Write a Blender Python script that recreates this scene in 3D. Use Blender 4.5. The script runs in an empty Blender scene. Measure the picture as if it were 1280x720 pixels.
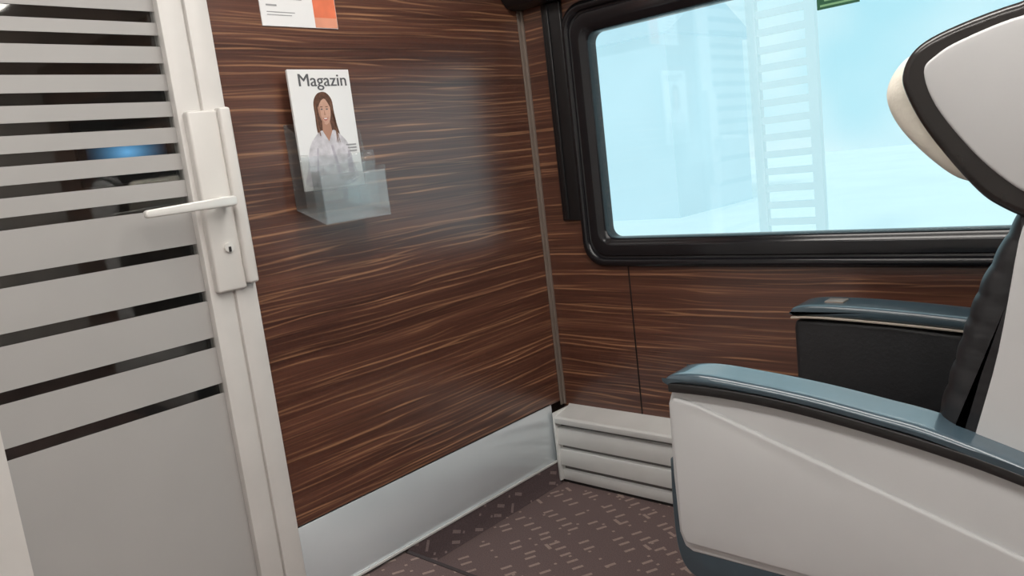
import bpy, bmesh, math, random
from mathutils import Vector, Matrix
random.seed(4)
S = bpy.context.scene
COL = S.collection
try:
    S.view_settings.view_transform = 'Standard'
except Exception:
    pass

# ------------------------------------------------------------------ node helpers
def new_mat(name):
    m = bpy.data.materials.new(name); m.use_nodes = True
    nt = m.node_tree
    return m, nt, nt.nodes['Principled BSDF']

def simple(name, col, rough=0.5, metal=0.0, coat=0.0, noise=0.06, nscale=12, bump=0.0, bscale=60, stretch=None, bdist=0.01):
    m, nt, b = new_mat(name)
    N, L = nt.nodes, nt.links
    b.inputs['Roughness'].default_value = rough
    b.inputs['Metallic'].default_value = metal
    b.inputs['Coat Weight'].default_value = coat
    g = N.new('ShaderNodeNewGeometry')
    n = N.new('ShaderNodeTexNoise'); n.inputs['Scale'].default_value = nscale; n.inputs['Detail'].default_value = 3
    L.new(g.outputs['Position'], n.inputs['Vector'])
    r = N.new('ShaderNodeValToRGB')
    r.color_ramp.elements[0].position = 0.3; r.color_ramp.elements[1].position = 0.7
    r.color_ramp.elements[0].color = tuple(c*(1-noise) for c in col) + (1,)
    r.color_ramp.elements[1].color = tuple(min(1, c*(1+noise)) for c in col) + (1,)
    L.new(n.outputs['Fac'], r.inputs['Fac']); L.new(r.outputs['Color'], b.inputs['Base Color'])
    if bump > 0:
        n2 = N.new('ShaderNodeTexNoise'); n2.inputs['Scale'].default_value = bscale; n2.inputs['Detail'].default_value = 2
        if stretch:
            mp = N.new('ShaderNodeMapping'); mp.inputs['Scale'].default_value = stretch
            L.new(g.outputs['Position'], mp.inputs['Vector']); L.new(mp.outputs[0], n2.inputs['Vector'])
        else:
            L.new(g.outputs['Position'], n2.inputs['Vector'])
        bp = N.new('ShaderNodeBump'); bp.inputs['Strength'].default_value = bump; bp.inputs['Distance'].default_value = bdist
        L.new(n2.outputs['Fac'], bp.inputs['Height']); L.new(bp.outputs['Normal'], b.inputs['Normal'])
    return m

def mathn(nt, op, a, b=None, clamp=False):
    n = nt.nodes.new('ShaderNodeMath'); n.operation = op; n.use_clamp = clamp
    for i, v in enumerate((a, b)):
        if v is None: continue
        if isinstance(v, (int, float)): n.inputs[i].default_value = v
        else: nt.links.new(v, n.inputs[i])
    return n.outputs[0]

def wood_mat():
    m, nt, b = new_mat('zebrano_wood')
    N, L = nt.nodes, nt.links
    g = N.new('ShaderNodeNewGeometry'); sp = N.new('ShaderNodeSeparateXYZ')
    L.new(g.outputs['Position'], sp.inputs[0])
    along = mathn(nt, 'ADD', sp.outputs[0], sp.outputs[1]); z = sp.outputs[2]
    def noise(ka, kz, detail, dist=0.0, seed=0.0, rough=0.5):
        c = N.new('ShaderNodeCombineXYZ')
        L.new(mathn(nt, 'MULTIPLY', along, ka), c.inputs[0]); L.new(mathn(nt, 'MULTIPLY', z, kz), c.inputs[1])
        c.inputs[2].default_value = seed
        n = N.new('ShaderNodeTexNoise'); n.inputs['Scale'].default_value = 1; n.inputs['Detail'].default_value = detail
        n.inputs['Distortion'].default_value = dist; n.inputs['Roughness'].default_value = rough
        L.new(c.outputs[0], n.inputs['Vector']); return n.outputs['Fac']
    def mr(v, a, bb, c, d):
        n = N.new('ShaderNodeMapRange'); n.interpolation_type = 'SMOOTHSTEP'
        L.new(v, n.inputs[0])
        for i, k in enumerate((a, bb, c, d)):
            if isinstance(k, (int, float)): n.inputs[i+1].default_value = k
            else: L.new(k, n.inputs[i+1])
        return n.outputs[0]
    base = N.new('ShaderNodeValToRGB'); e = base.color_ramp.elements
    e[0].position = 0.28; e[0].color = (0.047, 0.0165, 0.0112, 1)
    e[1].position = 0.74; e[1].color = (0.165, 0.067, 0.041, 1)
    x = e.new(0.5); x.color = (0.097, 0.037, 0.0235, 1)
    L.new(noise(0.45, 26, 4, 0.1, 3.1, 0.66), base.inputs['Fac'])
    def veins(K, warp, seed, wmax, lo, hi):
        """thin, nearly parallel light veins, one per band of height 1/K, each with its own breaks"""
        w = mathn(nt, 'MULTIPLY', mathn(nt, 'SUBTRACT', noise(1.3, 3.0, 2, 0, seed), 0.5), warp)
        v = mathn(nt, 'MULTIPLY', mathn(nt, 'ADD', z, w), K)
        fl = mathn(nt, 'FLOOR', v); fr = mathn(nt, 'FRACT', v)
        wn = N.new('ShaderNodeTexWhiteNoise'); wn.noise_dimensions = '1D'
        L.new(mathn(nt, 'ADD', fl, seed*7.3), wn.inputs['W'])
        off = mathn(nt, 'ADD', mathn(nt, 'MULTIPLY', wn.outputs['Value'], 0.6), 0.2)
        dd = mathn(nt, 'DIVIDE', mathn(nt, 'ABSOLUTE', mathn(nt, 'SUBTRACT', fr, off)), K)
        c = N.new('ShaderNodeCombineXYZ')
        L.new(mathn(nt, 'ADD', mathn(nt, 'MULTIPLY', along, 2.6), mathn(nt, 'MULTIPLY', wn.outputs['Value'], 40)), c.inputs[0])
        L.new(mathn(nt, 'MULTIPLY', fl, 3.7), c.inputs[1]); c.inputs[2].default_value = seed
        n = N.new('ShaderNodeTexNoise'); n.inputs['Scale'].default_value = 1; n.inputs['Detail'].default_value = 1.5
        L.new(c.outputs[0], n.inputs['Vector'])
        on = mr(n.outputs['Fac'], lo, hi, 0.0, 1.0)
        width = mathn(nt, 'ADD', mathn(nt, 'MULTIPLY', on, wmax), 0.0014)
        return mathn(nt, 'MULTIPLY', mr(dd, 0.0, width, 1.0, 0.0), on)
    s = mathn(nt, 'MAXIMUM', veins(40, 0.06, 1.3, 0.0032, 0.40, 0.70), mathn(nt, 'MULTIPLY', veins(29, 0.08, 4.1, 0.0038, 0.42, 0.70), 0.9))
    s = mathn(nt, 'MAXIMUM', s, mathn(nt, 'MULTIPLY', veins(75, 0.05, 8.7, 0.0024, 0.40, 0.72), 0.5))
    fine = mr(noise(2, 300, 2, 0, 2.0), 0.3, 0.7, 0.80, 1.16)
    mix = N.new('ShaderNodeMix'); mix.data_type = 'RGBA'
    L.new(s, mix.inputs[0]); L.new(base.outputs[0], mix.inputs[6]); mix.inputs[7].default_value = (0.37, 0.185, 0.096, 1)
    vm = N.new('ShaderNodeVectorMath'); vm.operation = 'SCALE'
    L.new(mix.outputs[2], vm.inputs[0]); L.new(fine, vm.inputs['Scale'])
    L.new(vm.outputs[0], b.inputs['Base Color'])
    b.inputs['Roughness'].default_value = 0.28
    b.inputs['Specular IOR Level'].default_value = 1.0
    return m

def carpet_mat(name, base, fleck):
    m, nt, b = new_mat(name)
    N, L = nt.nodes, nt.links
    g = N.new('ShaderNodeNewGeometry'); sp = N.new('ShaderNodeSeparateXYZ'); L.new(g.outputs['Position'], sp.inputs[0])
    cb = N.new('ShaderNodeCombineXYZ')       # the pile runs up the skirting: fold z into y
    L.new(sp.outputs[0], cb.inputs[0]); L.new(mathn(nt, 'ADD', sp.outputs[1], sp.outputs[2]), cb.inputs[1])
    def layer(ang, cx, cy, hx, hy, thr, off):
        mp = N.new('ShaderNodeMapping'); L.new(cb.outputs[0], mp.inputs['Vector'])
        mp.inputs['Rotation'].default_value = (0, 0, ang); mp.inputs['Location'].default_value = (off, off*1.7, 0)
        dv = N.new('ShaderNodeVectorMath'); dv.operation = 'DIVIDE'; L.new(mp.outputs[0], dv.inputs[0]); dv.inputs[1].default_value = (cx, cy, 1)
        fl = N.new('ShaderNodeVectorMath'); fl.operation = 'FLOOR'; L.new(dv.outputs[0], fl.inputs[0])
        fr = N.new('ShaderNodeVectorMath'); fr.operation = 'FRACTION'; L.new(dv.outputs[0], fr.inputs[0])
        wn = N.new('ShaderNodeTexWhiteNoise'); wn.noise_dimensions = '2D'; L.new(fl.outputs[0], wn.inputs['Vector'])
        w = N.new('ShaderNodeSeparateColor'); L.new(wn.outputs['Color'], w.inputs[0])
        f = N.new('ShaderNodeSeparateXYZ'); L.new(fr.outputs[0], f.inputs[0])
        o1 = mathn(nt, 'ADD', mathn(nt, 'MULTIPLY', w.outputs[0], 0.3), 0.35)
        o2 = mathn(nt, 'ADD', mathn(nt, 'MULTIPLY', w.outputs[1], 0.4), 0.3)
        dx = mathn(nt, 'ABSOLUTE', mathn(nt, 'SUBTRACT', f.outputs[0], o1))
        dy = mathn(nt, 'ABSOLUTE', mathn(nt, 'SUBTRACT', f.outputs[1], o2))
        a = mathn(nt, 'MULTIPLY', mathn(nt, 'LESS_THAN', dx, hx), mathn(nt, 'LESS_THAN', dy, hy))
        return mathn(nt, 'MULTIPLY', a, mathn(nt, 'GREATER_THAN', w.outputs[2], thr))
    f1 = layer(0.45, 0.085, 0.042, 0.20, 0.13, 0.25, 0.0)
    f2 = layer(2.02, 0.16, 0.12, 0.11, 0.045, 0.5, 0.31)
    f3 = layer(0.45, 0.06, 0.06, 0.07, 0.07, 0.5, 0.77)
    s = mathn(nt, 'MAXIMUM', mathn(nt, 'MAXIMUM', f1, f2), f3)
    n = N.new('ShaderNodeTexNoise'); n.inputs['Scale'].default_value = 300; n.inputs['Detail'].default_value = 2
    L.new(g.outputs['Position'], n.inputs['Vector'])
    mix = N.new('ShaderNodeMix'); mix.data_type = 'RGBA'
    L.new(mathn(nt, 'MULTIPLY', s, 0.62), mix.inputs[0]); mix.inputs[6].default_value = base + (1,); mix.inputs[7].default_value = fleck + (1,)
    vm = N.new('ShaderNodeVectorMath'); vm.operation = 'SCALE'; L.new(mix.outputs[2], vm.inputs[0])
    L.new(mathn(nt, 'ADD', n.outputs['Fac'], 0.5), vm.inputs['Scale']); L.new(vm.outputs[0], b.inputs['Base Color'])
    bp = N.new('ShaderNodeBump'); bp.inputs['Strength'].default_value = 0.4; bp.inputs['Distance'].default_value = 0.004
    L.new(n.outputs['Fac'], bp.inputs['Height']); L.new(bp.outputs['Normal'], b.inputs['Normal'])
    b.inputs['Roughness'].default_value = 0.95
    return m

def glassy(name, tint, mixes, body=None, bodyfac=0.0, rough=0.03):
    m, nt, b = new_mat(name); N, L = nt.nodes, nt.links
    N.remove(b); out = N['Material Output']
    t = N.new('ShaderNodeBsdfTransparent'); t.inputs[0].default_value = tint + (1,)
    gl = N.new('ShaderNodeBsdfGlossy'); gl.inputs['Roughness'].default_value = rough
    mx = N.new('ShaderNodeMixShader'); mx.inputs[0].default_value = mixes
    src = t.outputs[0]
    if body:
        d = N.new('ShaderNodeBsdfDiffuse'); d.inputs[0].default_value = body + (1,)
        m2 = N.new('ShaderNodeMixShader'); m2.inputs[0].default_value = bodyfac
        L.new(src, m2.inputs[1]); L.new(d.outputs[0], m2.inputs[2]); src = m2.outputs[0]
    L.new(src, mx.inputs[1]); L.new(gl.outputs[0], mx.inputs[2]); L.new(mx.outputs[0], out.inputs[0])
    return m

def emit(name, col, st):
    m, nt, b = new_mat(name)
    b.inputs['Base Color'].default_value = col + (1,)
    b.inputs['Emission Color'].default_value = col + (1,); b.inputs['Emission Strength'].default_value = st
    return m

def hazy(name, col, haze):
    """far surface with haze painted in: weak albedo plus emitted sky colour"""
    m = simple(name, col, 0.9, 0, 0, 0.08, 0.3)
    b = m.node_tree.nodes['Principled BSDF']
    b.inputs['Emission Color'].default_value = (0.58, 0.86, 0.93, 1); b.inputs['Emission Strength'].default_value = haze  # sky-coloured emission painted in as haze
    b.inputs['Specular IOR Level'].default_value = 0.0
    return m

def blue_pane(center, rx, rz):
    """added blue glow, painted to fade towards the edges of the far vestibule pane"""
    m, nt, b = new_mat('blue_glow'); N, L = nt.nodes, nt.links
    g = N.new('ShaderNodeNewGeometry'); sp = N.new('ShaderNodeSeparateXYZ'); L.new(g.outputs['Position'], sp.inputs[0])
    dx = mathn(nt, 'DIVIDE', mathn(nt, 'SUBTRACT', sp.outputs[0], center[0]), rx)
    dz = mathn(nt, 'DIVIDE', mathn(nt, 'SUBTRACT', sp.outputs[2], center[1]), rz)
    r = mathn(nt, 'SQRT', mathn(nt, 'ADD', mathn(nt, 'MULTIPLY', dx, dx), mathn(nt, 'MULTIPLY', dz, dz)))
    k = mathn(nt, 'SUBTRACT', 1.0, r, True)
    b.inputs['Base Color'].default_value = (0.02, 0.03, 0.05, 1)
    b.inputs['Emission Color'].default_value = (0.15, 0.47, 0.85, 1)
    L.new(mathn(nt, 'MULTIPLY', mathn(nt, 'MULTIPLY', k, k), 1.6), b.inputs['Emission Strength'])
    return m

M = dict(
    wood=wood_mat(),
    carpet=carpet_mat('fleck_carpet', (0.132, 0.090, 0.087), (0.40, 0.30, 0.26)),
    skirt_shaded=carpet_mat('skirting_carpet_shaded', (0.085, 0.058, 0.060), (0.28, 0.21, 0.195)),  # darker copy of the floor carpet, shade put into its colour
    frame=simple('door_frame_enamel', (0.68, 0.66, 0.635), 0.4, 0, 0, 0.03),
    plate=simple('handle_plate_enamel', (0.70, 0.68, 0.65), 0.32, 0, 0, 0.02),
    lever=simple('lever_metal', (0.78, 0.77, 0.74), 0.3, 0.15, 0, 0.02),
    film=simple('frosted_film', (0.42, 0.41, 0.40), 0.42, 0, 0, 0.03, 4),
    steel=simple('brushed_kickplate', (0.78, 0.85, 0.89), 0.24, 0.42, 0, 0.03, 3),
    trim=simple('corner_trim_alu', (0.24, 0.195, 0.165), 0.4, 0.2, 0, 0.04),
    edge=simple('pale_bead', (0.66, 0.66, 0.64), 0.4, 0.2, 0, 0.02),
    heater=simple('heater_enamel', (0.75, 0.76, 0.745), 0.36, 0.15, 0, 0.03),
    groove_shade=simple('heater_groove_shade', (0.16, 0.155, 0.15), 0.6),
    dark=simple('dark_gap', (0.012, 0.010, 0.010), 0.7),
    nosing=simple('step_nosing', (0.045, 0.034, 0.036), 0.8),
    rubber=simple('window_frame_black', (0.010, 0.010, 0.012), 0.18, 0, 0, 0.05),
    guide=simple('blind_guide_black', (0.010, 0.010, 0.011), 0.38, 0, 0, 0.05),
    shell=simple('seat_shell_grey', (0.585, 0.59, 0.595), 0.36, 0, 0, 0.03, 6),
    leather=simple('black_leather', (0.016, 0.016, 0.018), 0.40, 0, 0, 0.2, 20, 0.2, 1.0, (6, 8, 30), 0.02),
    smooth=simple('smooth_black_leather', (0.013, 0.012, 0.012), 0.40, 0, 0, 0.2, 20, 0.1, 60),
    rim=simple('headrest_rim_leather', (0.018, 0.015, 0.014), 0.26, 0, 0.3, 0.2, 20, 0.1, 40),
    blackpanel=simple('armrest_body_black', (0.014, 0.014, 0.016), 0.5, 0, 0, 0.15, 20, 0.08, 120),
    pad=simple('armrest_pad', (0.046, 0.074, 0.094), 0.30, 0, 0.7, 0.08, 30),
    tan=simple('tan_piping', (0.45, 0.39, 0.33), 0.4),
    pillow=simple('cream_headrest', (0.84, 0.80, 0.70), 0.8, 0, 0, 0.05, 40, 0.15, 120),
    white=simple('white_wall', (0.66, 0.65, 0.63), 0.6, 0, 0, 0.02),
    paper=simple('paper_white', (0.84, 0.84, 0.84), 0.4, 0, 0.2, 0.01),
    ink=simple('ink_dark', (0.11, 0.11, 0.12), 0.5),
    greyink=simple('ink_grey', (0.34, 0.34, 0.35), 0.5),
    orange=simple('print_orange', (0.78, 0.20, 0.10), 0.45, 0, 0, 0.2, 14),
    pink=simple('print_pink', (0.78, 0.34, 0.22), 0.45, 0, 0, 0.1, 14),
    hair=simple('print_hair', (0.12, 0.052, 0.030), 0.45, 0, 0, 0.45, 110),
    skin=simple('print_skin', (0.60, 0.36, 0.27), 0.45, 0, 0, 0.14, 45),
    blouse=simple('print_blouse', (0.62, 0.60, 0.64), 0.45, 0, 0, 0.2, 50),
    lips=simple('print_lips', (0.42, 0.12, 0.10), 0.45),
    green=simple('sticker_green', (0.012, 0.10, 0.045), 0.5),
    lime=simple('sticker_lime', (0.20, 0.42, 0.22), 0.5),
    vest=simple('vestibule_dark', (0.085, 0.058, 0.048), 0.6, 0, 0, 0.8, 4),
    snow=simple('snow', (0.93, 0.97, 0.97), 0.9, 0, 0, 0.03, 0.4),
    pale=hazy('plaster_haze_glow', (0.28, 0.33, 0.36), 0.70),
    mast=hazy('mast_haze_glow', (0.30, 0.31, 0.31), 0.66),
    bluish=hazy('roof_haze_glow', (0.24, 0.30, 0.34), 0.70),
    glass=glassy('window_glass', (0.97, 0.995, 1.0), 0.08),
    dglass=glassy('door_glass', (0.78, 0.79, 0.78), 0.09),
    acryl=glassy('clear_acrylic', (0.97, 0.98, 0.98), 0.06, (0.80, 0.83, 0.84), 0.04, 0.08),
    acrylf=glassy('clear_acrylic_front', (0.96, 0.975, 0.98), 0.08, (0.80, 0.84, 0.86), 0.12, 0.10),
    lamp=emit('lamp_diffuser', (1.0, 0.96, 0.91), 2.2),
    blue=blue_pane((-0.72, 1.345), 0.17, 0.095),
)

# ------------------------------------------------------------------ mesh helpers (all geometry given in world metres)
ORG = {}
def mk(name, bm, mat, parent=None, smooth=35, mats=None):
    bmesh.ops.recalc_face_normals(bm, faces=bm.faces)
    if parent is not None:
        org = ORG[parent.name]
    else:
        xs = [v.co for v in bm.verts]
        org = Vector(((min(c.x for c in xs)+max(c.x for c in xs))/2, (min(c.y for c in xs)+max(c.y for c in xs))/2, min(c.z for c in xs)))
    for v in bm.verts: v.co -= org
    me = bpy.data.meshes.new(name); bm.to_mesh(me); bm.free()
    for mm in (mats or [mat]): me.materials.append(mm)
    if smooth:
        for p in me.polygons: p.use_smooth = True
        me.set_sharp_from_angle(angle=math.radians(smooth))
    o = bpy.data.objects.new(name, me); COL.objects.link(o)
    if parent is not None: o.parent = parent
    else: o.location = org
    ORG[o.name] = org
    return o

def empty(name, loc):
    o = bpy.data.objects.new(name, None); COL.objects.link(o); o.location = loc
    o.empty_display_size = 0.1
    ORG[o.name] = Vector(loc); return o

def tag(o, label, cat=None, group=None):
    o['label'] = label
    if cat: o['category'] = cat
    if group: o['group'] = group
    return o
def struct(o, label, cat):
    o['kind'] = 'structure'; return tag(o, label, cat)

def box(bm, x0, x1, y0, y1, z0, z1, mi=0):
    vs = [bm.verts.new((x, y, z)) for x in (x0, x1) for y in (y0, y1) for z in (z0, z1)]
    for f in ((0,1,3,2),(4,6,7,5),(0,4,5,1),(2,3,7,6),(0,2,6,4),(1,5,7,3)):
        fc = bm.faces.new([vs[i] for i in f]); fc.material_index = mi
def B(*boxes, bev=0, seg=2):
    bm = bmesh.new()
    for b in boxes: box(bm, *b)
    if bev: bevel(bm, bev, seg)
    return bm
def bevel(bm, w, seg=3, ang=30):
    bmesh.ops.recalc_face_normals(bm, faces=bm.faces)
    es = [e for e in bm.edges if len(e.link_faces) == 2 and e.calc_face_angle(0) > math.radians(ang)]
    bmesh.ops.bevel(bm, geom=es, offset=w, segments=seg, affect='EDGES', profile=0.5, clamp_overlap=True)
def prism(pts, axis, a, b, bev=0, seg=3, bm=None):
    bm = bm or bmesh.new()
    def co(p, t):
        if axis == 'X': return (t, p[0], p[1])
        if axis == 'Y': return (p[0], t, p[1])
        return (p[0], p[1], t)
    v0 = [bm.verts.new(co(p, a)) for p in pts]; v1 = [bm.verts.new(co(p, b)) for p in pts]
    n = len(pts)
    bm.faces.new(v0[::-1]); bm.faces.new(v1)
    for i in range(n): bm.faces.new((v0[i], v0[(i+1) % n], v1[(i+1) % n], v1[i]))
    if bev: bevel(bm, bev, seg)
    return bm
def cr(pts, n=5, closed=False):
    out = []; m = len(pts)
    for i in range(m if closed else m-1):
        if closed: p = [pts[(i+k-1) % m] for k in range(4)]
        else: p = [pts[max(0, i-1)], pts[i], pts[i+1], pts[min(m-1, i+2)]]
        for k in range(n):
            t = k/n
            out.append(tuple(0.5*((2*p[1][d]) + (-p[0][d]+p[2][d])*t + (2*p[0][d]-5*p[1][d]+4*p[2][d]-p[3][d])*t*t + (-p[0][d]+3*p[1][d]-3*p[2][d]+p[3][d])*t**3) for d in range(len(p[0]))))
    if not closed: out.append(tuple(pts[-1]))
    return out
def padded(pts, x0, x1, r, seg=5, puff=0.0, lift=None):
    """Cushion: a closed (Y,Z) outline lofted along X with ends that round over by r.
    lift(i) raises outline point i along its normal (upholstery ribs)."""
    n = len(pts); nor = []
    area = sum(pts[i][0]*pts[(i+1) % n][1]-pts[(i+1) % n][0]*pts[i][1] for i in range(n))
    sg = 1 if area > 0 else -1
    for i in range(n):
        a, c = pts[i-1], pts[(i+1) % n]
        tx, tz = c[0]-a[0], c[1]-a[1]; l = math.hypot(tx, tz) or 1
        nor.append((sg*tz/l, -sg*tx/l))
    secs = [(x0 + r*(1-math.cos(math.pi/2*k/seg)), r*(1-math.sin(math.pi/2*k/seg)), math.sin(math.pi/2*k/seg)) for k in range(seg+1)]
    mid = [(x0+r+(x1-x0-2*r)*k/8, -puff*math.sin(math.pi*k/8), 1.0) for k in range(1, 8)]
    secs = secs + mid + [(x1-(s[0]-x0), s[1], s[2]) for s in secs[::-1]]
    bm = bmesh.new(); rings = []
    for x, ins, kf in secs:
        ring = []
        for i in range(n):
            h = lift(i)*min(1, 1.6*kf) if lift else 0.0
            side = h*(1-kf)*(-1 if x < (x0+x1)/2 else 1)      # the ribs bulge sideways where the cushion rounds over
            ring.append(bm.verts.new((x+side, pts[i][0]-nor[i][0]*(ins-h*kf), pts[i][1]-nor[i][1]*(ins-h*kf))))
        rings.append(ring)
    for a, b in zip(rings, rings[1:]):
        for i in range(n): bm.faces.new((a[i], a[(i+1) % n], b[(i+1) % n], b[i]))
    bm.faces.new(rings[0]); bm.faces.new(rings[-1][::-1])
    return bm
def rrect(y0, y1, z0, z1, r, n=8):
    pts = []
    for cy, cz, a0 in ((y1-r, z1-r, 0), (y0+r, z1-r, 90), (y0+r, z0+r, 180), (y1-r, z0+r, 270)):
        for k in range(n+1):
            a = math.radians(a0+90*k/n); pts.append((cy+r*math.cos(a), cz+r*math.sin(a)))
    return pts
def cyl(bm, p0, p1, r0, r1=None, n=20):
    r1 = r0 if r1 is None else r1
    p0, p1 = Vector(p0), Vector(p1); d = (p1-p0).normalized()
    u = d.orthogonal().normalized(); w = d.cross(u)
    a = [bm.verts.new(p0+(u*math.cos(2*math.pi*k/n)+w*math.sin(2*math.pi*k/n))*r0) for k in range(n)]
    b = [bm.verts.new(p1+(u*math.cos(2*math.pi*k/n)+w*math.sin(2*math.pi*k/n))*r1) for k in range(n)]
    for k in range(n): bm.faces.new((a[k], a[(k+1) % n], b[(k+1) % n], b[k]))
    bm.faces.new(a[::-1]); bm.faces.new(b)
def text_bm(s, size, fn):
    cu = bpy.data.curves.new('t', 'FONT'); cu.body = s; cu.size = size; cu.extrude = 0.0
    o = bpy.data.objects.new('t', cu); COL.objects.link(o)
    dg = bpy.context.evaluated_depsgraph_get(); me = bpy.data.meshes.new_from_object(o.evaluated_get(dg))
    bm = bmesh.new(); bm.from_mesh(me)
    w = max(v.co.x for v in bm.verts)
    for v in bm.verts: v.co = Vector(fn(v.co.x, v.co.y))
    bpy.data.objects.remove(o); bpy.data.curves.remove(cu); bpy.data.meshes.remove(me)
    return bm, w

# ------------------------------------------------------------------ room shell
WX = 0.085          # window wall plane
CE = 2.15
XL, YB = -2.75, -4.4
# window opening
WY0, WY1, WZ0, WZ1 = -1.86, -0.166, 0.768, 1.605       # frame outer
GY0, GY1, GZ0, GZ1 = -1.74, -0.254, 0.860, 1.508       # clear opening
hy0, hy1, hz0, hz1 = WY0+0.05, WY1-0.045, WZ0+0.045, WZ1-0.045

struct(mk('floor', B((XL, 0.25, YB, 0.02, -0.05, 0.0)), M['carpet'], smooth=0), 'purple brown carpet with pale flecks in front of the heater', 'floor')
# raised strip of floor in front of the door, ramping down towards the back of the carriage
rb = prism([(0.0, 0.001), (0.0, 0.070), (-0.75, 0.070), (-1.45, 0.006), (-1.45, 0.001)], 'X', XL, -0.712)
struct(mk('floor_ramp', rb, M['carpet'], smooth=0), 'raised carpeted floor strip in front of the sliding door', 'floor')
nb = prism([(-0.013, 0.002), (-0.013, 0.0725), (-0.75, 0.0725), (-1.45, 0.0085), (-1.45, 0.002)], 'X', -0.712, -0.700)
struct(mk('trim_7', nb, M['nosing'], smooth=0), 'dark nosing along the edge of the raised carpet strip', 'trim')
struct(mk('ceiling', B((XL, 0.25, YB, 0.1, CE, CE+0.05)), M['white'], smooth=0), 'plain pale carriage ceiling', 'ceiling')
struct(mk('wall_left', B((XL-0.05, XL, YB, 0.1, -0.05, CE)), M['white'], smooth=0), 'plain carriage wall on the far side of the aisle', 'wall')
struct(mk('wall_back', B((XL, 0.25, YB-0.05, YB, -0.05, CE)), M['white'], smooth=0), 'plain end of the compartment behind the viewpoint', 'wall')
# end wall, wood faced right of the door
struct(mk('wall_front', B((-1.035, WX+0.03, 0.0, 0.03, 0.285, CE), bev=0.0), M['wood'], smooth=0), 'dark striped wood end wall with pale grain between door and corner', 'wall')
struct(mk('wall_front_left', B((XL, -1.70, 0.0, 0.03, 0.0, CE), (-1.70, -1.035, 0.0, 0.03, 1.98, CE)), M['white'], smooth=0), 'white wall panel left of and above the sliding door', 'wall')
# window wall
struct(mk('wall_right', B((WX, WX+0.06, YB, 0.0, 0.0, hz0), (WX, WX+0.06, YB, 0.0, hz1, CE), (WX, WX+0.06, hy1, 0.0, hz0, hz1), (WX, WX+0.06, YB, hy0, hz0, hz1)),
          M['wood'], smooth=0), 'dark striped wood window wall below and beside the window', 'wall')
struct(mk('trim_1', B((-1.035, 0.006, -0.007, 0.03, 0.082, 0.287), bev=0.002), M['steel']), 'brushed metal kick plate along the foot of the wood end wall', 'trim')
struct(mk('trim_2', B((WX-0.010, WX+0.0, -0.012, -0.0005, 0.27, CE-0.01), (WX-0.023, WX-0.010, -0.006, -0.0005, 0.27, CE-0.01), bev=0.0015), M['trim']), 'slim grey brown strip up the corner between end wall and window wall', 'trim')
struct(mk('trim_3', B((WX-0.002, WX+0.001, -0.3325, -0.3285, 0.27, 0.775)), M['dark'], smooth=0), 'thin dark vertical panel joint below the window', 'trim')
struct(mk('trim_4', B((-1.03, 0.0, -0.013, -0.007, 0.078, 0.086), bev=0.002), M['edge']), 'thin pale bead between kick plate and carpet skirting', 'trim')
struct(mk('trim_5', B((-1.035, 0.0, -0.004, 0.0, 0.285, 0.289)), M['dark'], smooth=0), 'thin dark line where wood panel meets kick plate', 'trim')
sk = prism([(0.0, 0.0), (0.0, 0.080), (-0.010, 0.080), (-0.014, 0.03), (-0.018, 0.008), (-0.022, 0.001)], 'X', -0.70, 0.0)
struct(mk('baseboard_front', sk, M['skirt_shaded']), 'carpet skirting turned up the foot of the end wall', 'baseboard')
pm = prism([(WX, 1.625), (WX, 1.80), (WX-0.10, 1.80), (WX-0.10, 1.66), (WX-0.075, 1.63), (WX-0.04, 1.622)], 'Y', -4.0, -0.003, 0.004)
struct(mk('trim_6', pm, M['guide']), 'black pelmet rail running above the window', 'trim')

# vestibule beyond the door
struct(mk('wall_far', B((XL, 0.3, 1.32, 1.36, 0, CE), (XL-0.04, XL, 0.05, 1.36, 0, CE), (0.3, 0.34, 0.05, 1.36, 0, CE), (XL, 0.3, 0.05, 1.36, CE, CE+0.04), (XL, 0.3, 0.05, 1.36, -0.04, 0.0)),
          M['vest'], smooth=0), 'dark vestibule glimpsed through the clear stripes of the door', 'wall')
w2 = empty('glow_pane', (-0.72, 1.31, 1.22))  # invented glowing pane, gives the blue glints between the door stripes
struct(w2, 'small added blue glow pane in the dark vestibule beyond the door', 'window')
mk('pane', prism(rrect(-0.87, -0.57, 1.26, 1.43, 0.03), 'Y', 1.306, 1.312), M['blue'], w2, smooth=0)
mk('window_frame', B((-0.90, -0.87, 1.295, 1.318, 1.23, 1.46), (-0.57, -0.54, 1.295, 1.318, 1.23, 1.46), (-0.87, -0.57, 1.295, 1.318, 1.23, 1.26), (-0.87, -0.57, 1.295, 1.318, 1.43, 1.46)), M['guide'], w2, smooth=0)  # made-up surround for the added glow pane

# ------------------------------------------------------------------ door
d = empty('door_1', (-1.36, 0.0, 0.07))
struct(d, 'sliding glass door with frosted stripes and pale frame', 'door')
DX0, DX1 = -1.615, -1.152
mk('glass_pane', B((DX0-0.01, DX1+0.01, 0.008, 0.016, 0.10, 1.95)), M['dglass'], d, smooth=0)
strips = [0.699, 0.810, 0.921, 1.032, 1.142, 1.203, 1.263, 1.321, 1.378, 1.437, 1.497, 1.548, 1.607, 1.667, 1.727]
bands = []; z = 0.101
for i, s in enumerate(strips):
    hw = 0.0120
    bands.append((DX0, DX1, 0.0055, 0.0075, z, s-hw)); z = s+hw
bands.append((DX0, DX1, 0.0055, 0.0075, z, 1.949))
mk('frosted_film', B(*bands), M['film'], d, smooth=0)['label'] = 'grey frosted stripes on the glass'
fr = B((DX1, -1.096, -0.014, 0.03, 0.072, 1.98), (-1.092, -1.037, -0.020, 0.03, 0.072, 1.98), (-1.097, -1.091, -0.010, 0.03, 0.072, 1.98), bev=0.003)
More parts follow.
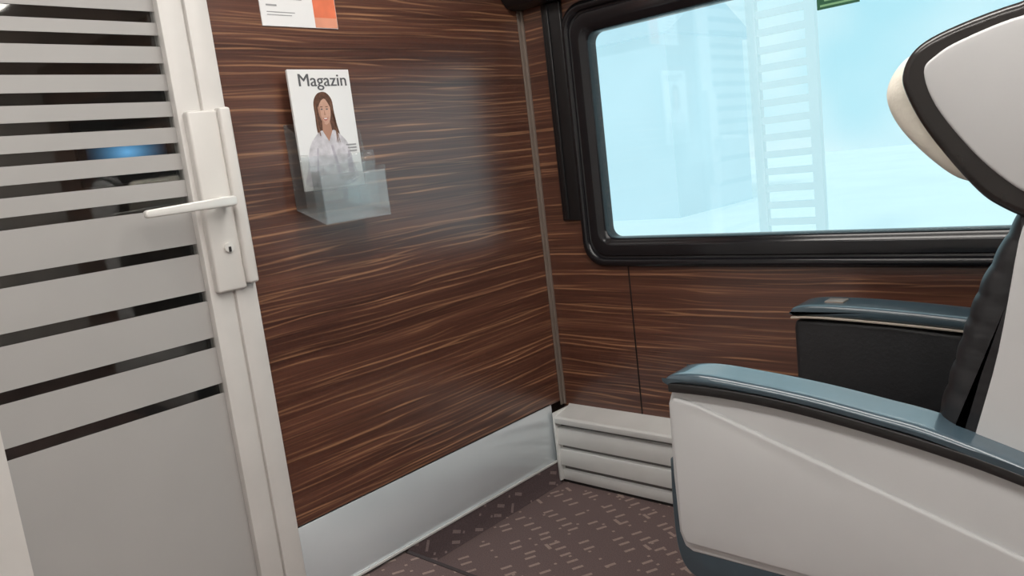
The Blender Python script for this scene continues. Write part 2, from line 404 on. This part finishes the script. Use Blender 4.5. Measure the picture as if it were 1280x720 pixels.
for bx_ in ((DX0-0.085, DX0, -0.012, 0.03, 0.072, 1.98), (DX0, DX1, -0.010, 0.03, 1.95, 1.98), (DX0, DX1, -0.010, 0.03, 0.072, 0.10)): box(fr, *bx_)
mk('door_frame', fr, M['frame'], d)
hp = mk('handle_plate', B((-1.140, -1.066, -0.034, -0.010, 0.925, 1.340), bev=0.006, seg=3), M['plate'], d)
mk('plate_rail', B((-1.068, -1.040, -0.046, -0.016, 0.935, 1.345), bev=0.006, seg=3), M['plate'], hp)
bm = bmesh.new(); cyl(bm, (-1.098, -0.034, 0.0), (-1.098, -0.040, 0.0), 0.011)
for v in bm.verts: v.co.z += 1.026
mk('key_cylinder', bm, M['lever'], hp)
bm = B((-1.101, -1.095, -0.0415, -0.0395, 1.016, 1.028))
mk('keyhole', bm, M['dark'], hp, smooth=0)
lv = prism(rrect(-1.290, -1.080, 1.118, 1.142, 0.008, 5), 'Y', -0.080, -0.062, 0.004)
for v in lv.verts: 
    k = max(0, min(1, (-1.080-v.co.x)/0.21)); v.co.z = 1.132+(v.co.z-1.130)*(1-0.30*k)-0.006*k*k
cyl(lv, (-1.095, -0.064, 1.132), (-1.095, -0.032, 1.132), 0.013)
mk('door_handle', lv, M['lever'], d)['label'] = 'pale lever handle pointing left'

# ------------------------------------------------------------------ window
w = empty('window_1', (WX, -1.0, WZ0))
struct(w, 'wide carriage window with rounded black frame', 'window')
bm = bmesh.new(); rings = []
prof = [(0, WX+0.002), (0.0, WX-0.008), (0.06, WX-0.015), (0.20, WX-0.017), (0.27, WX-0.012), (0.30, WX-0.004), (0.36, WX-0.002), (0.40, WX-0.008), (0.72, WX-0.010), (0.80, WX-0.007), (0.86, WX-0.001), (0.93, WX+0.0), (1.0, WX+0.010), (1.0, WX+0.05)]
for s, x in prof:
    y0 = WY0+(GY0-WY0)*s; y1 = WY1+(GY1-WY1)*s; z0 = WZ0+(GZ0-WZ0)*s; z1 = WZ1+(GZ1-WZ1)*s
    r = 0.080+(0.034-0.080)*s
    rings.append([bm.verts.new((x, p[0], p[1])) for p in rrect(y0, y1, z0, z1, r, 10)])
for a, b in zip(rings, rings[1:]):
    n = len(a)
    for i in range(n): bm.faces.new((a[i], a[(i+1) % n], b[(i+1) % n], b[i]))
mk('window_frame', bm, M['rubber'], w, smooth=50)
mk('pane', prism(rrect(GY0-0.01, GY1+0.01, GZ0-0.01, GZ1+0.01, 0.04), 'X', WX+0.016, WX+0.022), M['glass'], w, smooth=0)
mk('blind_guide', B((WX-0.016, WX-0.001, -0.174, -0.098, 0.925, 1.622), (WX-0.021, WX-0.016, -0.128, -0.112, 0.93, 1.622), bev=0.005, seg=3), M['guide'], w)['label'] = 'upright black blind guide at the left edge'
# sticker
st = empty('sticker', (WX+0.014, -1.02, 1.428))
tag(st, 'small dark green sticker with pale lines at the top of the window', 'sticker')
mk('sheet', B((WX+0.0135, WX+0.0158, -1.072, -0.968, 1.428, 1.505)), M['green'], st, smooth=0)
mk('printed_lines', B(*[(WX+0.0128, WX+0.0136, -1.064+0.006*k, -0.976-0.011*(k % 3), 1.434+0.012*k, 1.439+0.012*k) for k in range(5)]), M['lime'], st, smooth=0)

# ------------------------------------------------------------------ heater
ht = empty('heater', (0.04, -1.2, 0.0))
tag(ht, 'cream ribbed heater casing along the floor under the window', 'heater')
pts = [(WX-0.001, 0.012), (0.012, 0.012), (0.010, 0.050), (0.018, 0.052), (0.018, 0.066),
       (0.002, 0.070), (0.004, 0.128), (0.018, 0.130), (0.018, 0.142),
       (0.002, 0.146), (0.004, 0.206), (0.020, 0.208), (0.020, 0.222),
       (-0.006, 0.226), (-0.006, 0.244), (0.000, 0.250), (0.070, 0.262), (WX-0.001, 0.272)]
mk('casing', prism(pts, 'Y', -2.4, -0.024, 0.0012, 2), M['heater'], ht)
mk('end_post', B((-0.005, WX-0.001, -0.0235, -0.014, 0.012, 0.262), bev=0.002), M['heater'], ht)
mk('vent_shade', B(*[(x0, x0+0.001, -2.39, -0.03, z0, z1) for x0, z0, z1 in ((0.0165, 0.054, 0.065), (0.0165, 0.132, 0.141), (0.0185, 0.210, 0.221))]), M['groove_shade'], ht, smooth=0)  # dark strips painted as shadow inside the heater recesses
mk('plinth', B((0.018, WX-0.001, -2.4, -0.015, 0.0, 0.012)), M['dark'], ht, smooth=0)

# ------------------------------------------------------------------ notice sheet on the end wall
ns = empty('notice_sheet', (-0.78, -0.002, 1.54))
tag(ns, 'white and orange printed notice on the wood wall above the magazine', 'notice')
mk('sheet', B((-0.892, -0.668, -0.0025, 0.0, 1.54, 1.85)), M['paper'], ns, smooth=0)
mk('colour_block', B((-0.738, -0.669, -0.0030, -0.0026, 1.566, 1.849)), M['orange'], ns, smooth=0)
mk('colour_strip', B((-0.738, -0.669, -0.0030, -0.0026, 1.541, 1.566)), M['pink'], ns, smooth=0)
ln = [(-0.875, -0.845, -0.0032, -0.0026, 1.588, 1.592), (-0.875, -0.795, -0.0032, -0.0026, 1.573, 1.5748), (-0.875, -0.805, -0.0032, -0.0026, 1.566, 1.5678)]
ln += [(-0.875, -0.77-0.02*(k % 3), -0.0032, -0.0026, 1.606+0.014*k, 1.6088+0.014*k) for k in range(14)]
mk('printed_lines', B(*ln), M['greyink'], ns, smooth=0)

# ------------------------------------------------------------------ brochure holder (three stepped clear pockets)
bh = empty('brochure_holder', (-0.78, 0.0, 1.04))
tag(bh, 'clear acrylic brochure holder with stepped pockets fixed to the wood wall', 'brochure holder')
HX0, HX1 = -0.880, -0.676
mk('back_panel', B((HX0, HX1, -0.004, 0.0, 1.088, 1.300), bev=0.001), M['acryl'], bh)
side = [(-0.001, 1.088), (-0.120, 1.046), (-0.123, 1.176), (-0.086, 1.176), (-0.084, 1.218), (-0.046, 1.220), (-0.042, 1.273), (-0.001, 1.300)]
for xs in (HX0, HX1-0.003):
    mk('side_panel', prism(side, 'X', xs, xs+0.003), M['acryl'], bh, smooth=0)
for yf, z0, z1, mm in ((-0.043, 1.075, 1.215, 'acryl'), (-0.083, 1.062, 1.190, 'acryl'), (-0.120, 1.048, 1.165, 'acrylf')):
    mk('pocket_front', B((HX0+0.003, HX1-0.003, yf-0.003, yf, z0, z1), bev=0.001), M[mm], bh)
mk('base', prism([(-0.001, 1.088), (-0.120, 1.048), (-0.120, 1.045), (-0.001, 1.085)], 'X', HX0, HX1), M['acrylf'], bh, smooth=0)
mk('pocket_floor', B((HX0+0.004, HX1-0.004, -0.042, -0.005, 1.126, 1.129)), M['acryl'], bh, smooth=0)

# magazine standing in the rear pocket
mg = empty('magazine', (-0.768, -0.02, 1.13))
tag(mg, 'white magazine with a smiling brown haired woman on its cover', 'magazine')
MX0, MX1, MZ0, MZ1 = -0.868, -0.682, 1.130, 1.430
MY = -0.036
mk('pages', B((MX0+0.001, MX1-0.001, MY+0.001, MY+0.008, MZ0+0.001, MZ1-0.001)), M['paper'], mg, smooth=0)
cv = mk('cover', B((MX0, MX1, MY, MY+0.001, MZ0, MZ1)), M['paper'], mg, smooth=0)
tb, tw = text_bm('Magazin', 0.050, lambda x, y: (x, 0, y))
k = 0.148/tw
# the masthead is printed slightly heavy: the outline set twice with a small shift
t2 = tb.copy()
for v in tb.verts: v.co = Vector((MX0+0.025+v.co.x*k, MY-0.0006, MZ1-0.041+v.co.z*0.88))
for v in t2.verts: v.co = Vector((MX0+0.0262+v.co.x*k, MY-0.0008, MZ1-0.041+v.co.z*0.88))
tm = bpy.data.meshes.new('tmp'); t2.to_mesh(tm); tb.from_mesh(tm); t2.free(); bpy.data.meshes.remove(tm)
mk('cover_title', tb, M['ink'], mg, smooth=0)
mk('cover_text', B(*[(-0.724+0.004*k, -0.692, MY-0.0012, MY-0.0002, 1.236-0.008*k, 1.2395-0.008*k) for k in range(3)]), M['greyink'], mg, smooth=0)
def flat(polys):
    bm = bmesh.new()
    for pts, y, mi in polys:
        f = bm.faces.new([bm.verts.new((p[0], y, p[1])) for p in pts]); f.material_index = mi
    return bm
def ell(cx, cz, rx, rz, n=24): return [(cx+rx*math.cos(2*math.pi*i/n), cz+rz*math.sin(2*math.pi*i/n)) for i in range(n)]
cx = -0.777
hair = cr([(cx-0.012, 1.371), (cx+0.012, 1.373), (cx+0.028, 1.355), (cx+0.030, 1.325), (cx+0.034, 1.290), (cx+0.040, 1.255), (cx+0.030, 1.235), (cx+0.015, 1.262), (cx, 1.275), (cx-0.016, 1.270), (cx-0.026, 1.262), (cx-0.030, 1.285), (cx-0.029, 1.315), (cx-0.028, 1.350)], 4, True)
body = cr([(cx-0.014, 1.278), (cx-0.040, 1.262), (cx-0.060, 1.235), (cx-0.074, 1.185), (cx-0.076, 1.140), (cx+0.070, 1.140), (cx+0.068, 1.195), (cx+0.060, 1.240), (cx+0.040, 1.265), (cx+0.018, 1.278), (cx+0.002, 1.255)], 4, True)
neck = [(cx-0.011, 1.300), (cx+0.013, 1.300), (cx+0.016, 1.276), (cx+0.002, 1.250), (cx-0.013, 1.276)]
face = cr([(cx, 1.360), (cx+0.017, 1.350), (cx+0.0195, 1.327), (cx+0.014, 1.303), (cx+0.001, 1.292), (cx-0.012, 1.303), (cx-0.0175, 1.327), (cx-0.016, 1.350)], 4, True)
side_shade = cr([(cx-0.0165, 1.345), (cx-0.012, 1.335), (cx-0.011, 1.312), (cx-0.003, 1.295), (cx-0.012, 1.303), (cx-0.0173, 1.327)], 4, True)
fold = [(cx+0.005, 1.24), (cx+0.012, 1.24), (cx+0.030, 1.150), (cx+0.018, 1.150)]
fold2 = [(cx-0.038, 1.235), (cx-0.034, 1.235), (cx-0.046, 1.150), (cx-0.054, 1.150)]
arm = cr([(cx+0.058, 1.225), (cx+0.066, 1.190), (cx+0.068, 1.145), (cx+0.050, 1.145), (cx+0.050, 1.190)], 4, True)
strand = [cr([(cx-0.026+0.001*k, 1.345-0.006*k), (cx-0.027+0.0015*k, 1.30), (cx-0.024+0.002*k, 1.268), (cx-0.0225+0.002*k, 1.268), (cx-0.0255+0.0015*k, 1.30), (cx-0.0245+0.001*k, 1.345-0.006*k)], 3, True) for k in range(2)]
strand += [cr([(cx+0.024-0.002*k, 1.345), (cx+0.027, 1.30), (cx+0.034-0.004*k, 1.25), (cx+0.0355-0.004*k, 1.25), (cx+0.0285, 1.30), (cx+0.0255-0.002*k, 1.345)], 3, True) for k in range(3)]
smile = [(cx-0.0075, 1.3105), (cx-0.003, 1.3075), (cx+0.001, 1.3068), (cx+0.005, 1.3075), (cx+0.0095, 1.3105), (cx+0.006, 1.3045), (cx+0.001, 1.3025), (cx-0.004, 1.3045)]
P = [(hair, MY-0.0004, 0), (body, MY-0.0006, 1), (arm, MY-0.0008, 7), (neck, MY-0.0008, 6), (face, MY-0.0010, 2), (side_shade, MY-0.0011, 6),
     (cr([(cx-0.0185, 1.336), (cx-0.006, 1.352), (cx+0.008, 1.356), (cx+0.0215, 1.333), (cx+0.021, 1.360), (cx+0.004, 1.374), (cx-0.017, 1.364)], 3, True), MY-0.0012, 0),
     (ell(cx-0.007, 1.331, 0.0032, 0.0017), MY-0.0013, 3), (ell(cx+0.009, 1.331, 0.0032, 0.0017), MY-0.0013, 3),
     (ell(cx-0.007, 1.3370, 0.0045, 0.0010), MY-0.0013, 0), (ell(cx+0.009, 1.3370, 0.0045, 0.0010), MY-0.0013, 0),
     (cr(smile, 3, True), MY-0.0013, 4), (ell(cx+0.001, 1.3072, 0.0055, 0.0012), MY-0.0014, 5),
     ([(cx, 1.330), (cx+0.0035, 1.316), (cx-0.0025, 1.316)], MY-0.0013, 6), (fold, MY-0.0008, 7), (fold2, MY-0.0008, 7)]
P += [(s_, MY-0.0014, 8) for s_ in strand]
skin2 = simple('print_skin_shade', (0.45, 0.24, 0.165), 0.45); bl2 = simple('print_blouse_shade', (0.49, 0.46, 0.52), 0.45, 0, 0, 0.12, 60)
hair2 = simple('print_hair_light', (0.22, 0.11, 0.065), 0.45, 0, 0, 0.2, 90)
mk('cover_portrait', flat(P), None, mg, smooth=0, mats=[M['hair'], M['blouse'], M['skin'], M['ink'], M['lips'], M['paper'], skin2, bl2, hair2])['label'] = 'printed portrait of a woman in a pale blouse'

# ------------------------------------------------------------------ seat by the window, facing the end wall
st = empty('train_seat', (-0.43, -1.30, 0.0))
tag(st, 'light grey shell train seat with black leather and cream headrest beside the window', 'seat')
top = cr([(-0.985, 0.688), (-1.09, 0.688), (-1.23, 0.677), (-1.41, 0.647), (-1.55, 0.612), (-1.68, 0.565)], 5)
shell = [(-0.984, 0.372), (-0.974, 0.40), (-0.972, 0.52), (-0.975, 0.66)] + top + [(-1.69, 0.40), (-1.67, 0.366), (-1.0, 0.364)]
sh = mk('side_shell', prism(shell, 'X', -0.774, -0.705, 0.004, 3), M['shell'], st)
crease = [(-0.990, 0.383), (-0.981, 0.41), (-0.980, 0.664), (-0.990, 0.676), (-1.04, 0.668), (-1.085, 0.653), (-1.508, 0.514), (-1.66, 0.462), (-1.662, 0.40), (-1.65, 0.376)]
mk('side_panel', prism(crease, 'X', -0.783, -0.771, 0.007, 4), M['shell'], st)
low = cr([(-0.966, 0.55), (-0.962, 0.45), (-0.966, 0.36), (-0.990, 0.315), (-1.05, 0.298)], 5) + [(-1.62, 0.298), (-1.68, 0.33), (-1.68, 0.372), (-1.02, 0.372), (-0.99, 0.40), (-0.985, 0.55)]
mk('lower_trim', prism(low, 'X', -0.772, -0.702, 0.004), M['pad'], st)
padt = cr([(-0.973, 0.702), (-0.975, 0.710), (-0.992, 0.720), (-1.05, 0.726), (-1.15, 0.719), (-1.25, 0.708), (-1.35, 0.692), (-1.43, 0.677), (-1.55, 0.640), (-1.67, 0.597)], 4)
padb = [(p[0], p[1]+0.014) for p in top[::-1]]
padb[0] = (-1.675, 0.581)
mk('armrest', padded(padt+padb[:-1], -0.787, -0.692, 0.013, 6), M['pad'], st, smooth=60)['label'] = 'near armrest with a smooth blue grey top'
bl_ = [(p[0], p[1]+0.0005) for p in top] 
bl_ = bl_ + [(p[0], p[1]+0.018) for p in top[::-1]]
mk('armrest_trim', prism(bl_, 'X', -0.788, -0.70, 0.003, 3), M['smooth'], st)['label'] = 'thin black trim under the near armrest'
# window side armrest
b2 = [(-0.988, 0.40), (-0.980, 0.43), (-0.980, 0.67), (-0.985, 0.690), (-1.20, 0.686), (-1.55, 0.655), (-1.60, 0.40)]
ab = mk('armrest_body', prism(b2, 'X', -0.195, -0.095, 0.012, 4), M['blackpanel'], st)
p2t = cr([(-0.974, 0.700), (-0.976, 0.712), (-0.992, 0.722), (-1.05, 0.727), (-1.2, 0.722), (-1.4, 0.706), (-1.56, 0.688)], 4)
p2b = cr([(-1.56, 0.666), (-1.4, 0.680), (-1.2, 0.693), (-1.05, 0.699)], 4)
mk('armrest', padded(p2t+p2b, -0.202, -0.088, 0.010, 4), M['pad'], st, smooth=60)['label'] = 'window side armrest with a pale piped edge'
tp = cr([(-0.977, 0.693), (-1.05, 0.695), (-1.2, 0.689), (-1.4, 0.676), (-1.56, 0.662)], 4)
tp2 = [(p[0], p[1]+0.005) for p in tp[::-1]]
mk('piping', prism(tp+tp2, 'X', -0.203, -0.087, 0.001, 1), M['tan'], ab)
bm = B((-0.165, -0.125, -1.090, -1.045, 0.723, 0.7305), bev=0.003)
mk('control_button', bm, M['trim'], ab)
# cushions
cush = cr([(-0.99, 0.40), (-0.972, 0.45), (-0.985, 0.495), (-1.05, 0.512), (-1.25, 0.498), (-1.44, 0.485), (-1.46, 0.42), (-1.40, 0.385), (-1.10, 0.375)], 4, True)
mk('seat_cushion', padded(cush, -0.700, -0.200, 0.03, 5, 0.008), M['smooth'], st, smooth=60)
bf = cr([(-1.39, 0.48), (-1.400, 0.57), (-1.417, 0.665), (-1.446, 0.772), (-1.477, 0.872), (-1.510, 0.945), (-1.535, 0.995)], 16)
nbf = len(bf)
bc = bf+[(-1.60, 1.01), (-1.62, 0.90), (-1.58, 0.65), (-1.53, 0.46)]
def rib(i):
    if i >= nbf-3 or i < 2: return 0.0
    zz = bc[i][1]
    return 0.0030*(abs(math.sin(math.pi*(zz-0.48)/0.040+0.5*math.sin(zz*23)))**0.8) - 0.0015
mk('back_cushion', padded(bc, -0.729, -0.131, 0.045, 9, 0, rib), M['leather'], st, smooth=75)['label'] = 'black leather back cushion with ribbed side'
bs = cr([(-1.43, 0.46), (-1.455, 0.56), (-1.477, 0.656), (-1.510, 0.79), (-1.538, 0.954), (-1.550, 0.985)], 4) + cr([(-1.60, 0.998), (-1.66, 0.985), (-1.672, 0.93), (-1.665, 0.80), (-1.64, 0.62), (-1.60, 0.44)], 4)
mk('back_shell', prism(bs, 'X', -0.732, -0.128, 0.004, 3), M['shell'], st)
hb = cr([(-1.62, 1.277), (-1.54, 1.276), (-1.455, 1.258), (-1.411, 1.238), (-1.392, 1.207), (-1.395, 1.175), (-1.423, 1.115), (-1.4785, 1.035), (-1.513, 1.002), (-1.56, 0.980), (-1.62, 0.985), (-1.66, 1.1)], 5, True)
mk('headrest_cushion', padded(hb, -0.726, -0.134, 0.014, 6), M['rim'], st, smooth=60)['label'] = 'glossy black rim around the headrest shell'
hs = cr([(-1.549, 1.257), (-1.474, 1.239), (-1.440, 1.223), (-1.424, 1.203), (-1.438, 1.153), (-1.480, 1.088), (-1.520, 1.043), (-1.556, 1.016), (-1.60, 1.004), (-1.665, 1.008), (-1.698, 1.10), (-1.688, 1.20), (-1.64, 1.254)], 5, True)
mk('headrest_shell', prism(hs, 'X', -0.733, -0.127, 0.005, 3), M['shell'], st)
pl = cr([(-1.46, 1.240), (-1.42, 1.241), (-1.384, 1.228), (-1.360, 1.198), (-1.356, 1.165), (-1.376, 1.120), (-1.420, 1.068), (-1.460, 1.038), (-1.50, 1.040), (-1.50, 1.15)], 5, True)
mk('headrest_pad', padded(pl, -0.700, -0.160, 0.035, 6, 0.004), M['pillow'], st, smooth=70)['label'] = 'soft cream padded front of the headrest'
ped = B((-0.64, -0.26, -1.55, -1.10, 0.0, 0.385), bev=0.01)
for v in ped.verts:
    if v.co.z < 0.1: v.co.x = -0.45+(v.co.x+0.45)*0.8; v.co.y = -1.33+(v.co.y+1.33)*0.85
mk('pedestal', ped, M['smooth'], st)
mk('seat_frame', B((-0.702, -0.10, -1.60, -1.02, 0.345, 0.40), bev=0.006), M['smooth'], st)

# ------------------------------------------------------------------ outside
g = mk('ground', B((0.6, 60, -50, 60, -1.3, -1.2)), M['snow'], smooth=0)
struct(g, 'snow bright ground outside the window', 'ground')
bd = empty('station_building', (22, 12, -1.2))
tag(bd, 'pale hazy building far outside the window', 'building')
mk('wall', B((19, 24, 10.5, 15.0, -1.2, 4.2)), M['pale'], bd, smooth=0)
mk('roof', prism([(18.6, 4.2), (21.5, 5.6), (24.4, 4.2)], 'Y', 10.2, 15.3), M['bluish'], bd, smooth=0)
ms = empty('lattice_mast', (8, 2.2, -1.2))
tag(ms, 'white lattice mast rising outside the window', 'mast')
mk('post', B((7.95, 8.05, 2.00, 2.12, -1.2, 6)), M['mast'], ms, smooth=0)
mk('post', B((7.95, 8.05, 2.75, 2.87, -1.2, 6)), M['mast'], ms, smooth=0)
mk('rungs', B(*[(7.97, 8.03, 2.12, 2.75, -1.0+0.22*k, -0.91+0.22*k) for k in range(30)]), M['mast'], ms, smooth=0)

# ------------------------------------------------------------------ light
wd = bpy.data.worlds.new('sky'); S.world = wd; wd.use_nodes = True
nt = wd.node_tree; N, L = nt.nodes, nt.links
bg = N['Background']; bg.inputs[1].default_value = 1.26
tc = N.new('ShaderNodeTexCoord'); nz = N.new('ShaderNodeTexNoise'); nz.inputs['Scale'].default_value = 4.0; nz.inputs['Detail'].default_value = 2
rp = N.new('ShaderNodeValToRGB')
rp.color_ramp.elements[0].position = 0.36; rp.color_ramp.elements[0].color = (0.42, 0.75, 0.85, 1)
rp.color_ramp.elements[1].position = 0.64; rp.color_ramp.elements[1].color = (0.76, 0.91, 0.93, 1)
L.new(tc.outputs['Generated'], nz.inputs['Vector']); L.new(nz.outputs['Fac'], rp.inputs['Fac']); L.new(rp.outputs['Color'], bg.inputs[0])

def area(name, loc, sx, sy, power, col, rot=(0, 0, 0)):
    l = bpy.data.lights.new(name, 'AREA'); l.shape = 'RECTANGLE'; l.size = sx; l.size_y = sy; l.energy = power; l.color = col
    o = bpy.data.objects.new(name, l); COL.objects.link(o); o.location = loc; o.rotation_euler = rot
    return o
for nm, x, lab in (('ceiling_light', -1.75, 'long white light strip on the ceiling above the aisle'), ('ceiling_light', -0.75, 'long white light strip on the ceiling over the window seat')):
    t = empty(nm, (x, -2.0, CE-0.03)); tag(t, lab, 'ceiling light')
    mk('diffuser', B((x-0.10, x+0.10, -3.8, -0.3, CE-0.022, CE-0.0005), bev=0.004), M['lamp'], t)
    mk('housing', B((x-0.125, x-0.10, -3.82, -0.28, CE-0.026, CE-0.0005), (x+0.10, x+0.125, -3.82, -0.28, CE-0.026, CE-0.0005)), M['white'], t, smooth=0)
    area('strip_lamp', (x, -2.05, CE-0.03), 0.2, 3.5, 28.5, (1.0, 0.955, 0.90))
area('vestibule_fill', (-1.0, 0.7, CE-0.03), 0.3, 0.3, 2.2, (1.0, 0.88, 0.75))  # added fill light, lifts the vestibule behind the door stripes; no known fixture
sun = bpy.data.lights.new('sun', 'SUN'); sun.energy = 0.7; sun.angle = 0.1
so = bpy.data.objects.new('sun', sun); COL.objects.link(so); so.rotation_euler = (0, math.radians(-55), math.radians(10))

# ------------------------------------------------------------------ camera
f = 986.4
ax = Vector((900, -270, f)).normalized(); ay = Vector((-1090, -30, f)).normalized(); az = ax.cross(ay).normalized(); ay = az.cross(ax).normalized()
R = Matrix(((ax.x, -ax.y, -ax.z), (ay.x, -ay.y, -ay.z), (az.x, -az.y, -az.z)))
cam = bpy.data.cameras.new('camera'); cam.sensor_width = 36; cam.lens = 36*f/1280; cam.clip_start = 0.02
co = bpy.data.objects.new('camera', cam); COL.objects.link(co)
co.matrix_world = Matrix.Translation((-2.009, -1.754, 1.15)) @ R.to_4x4()
S.camera = co
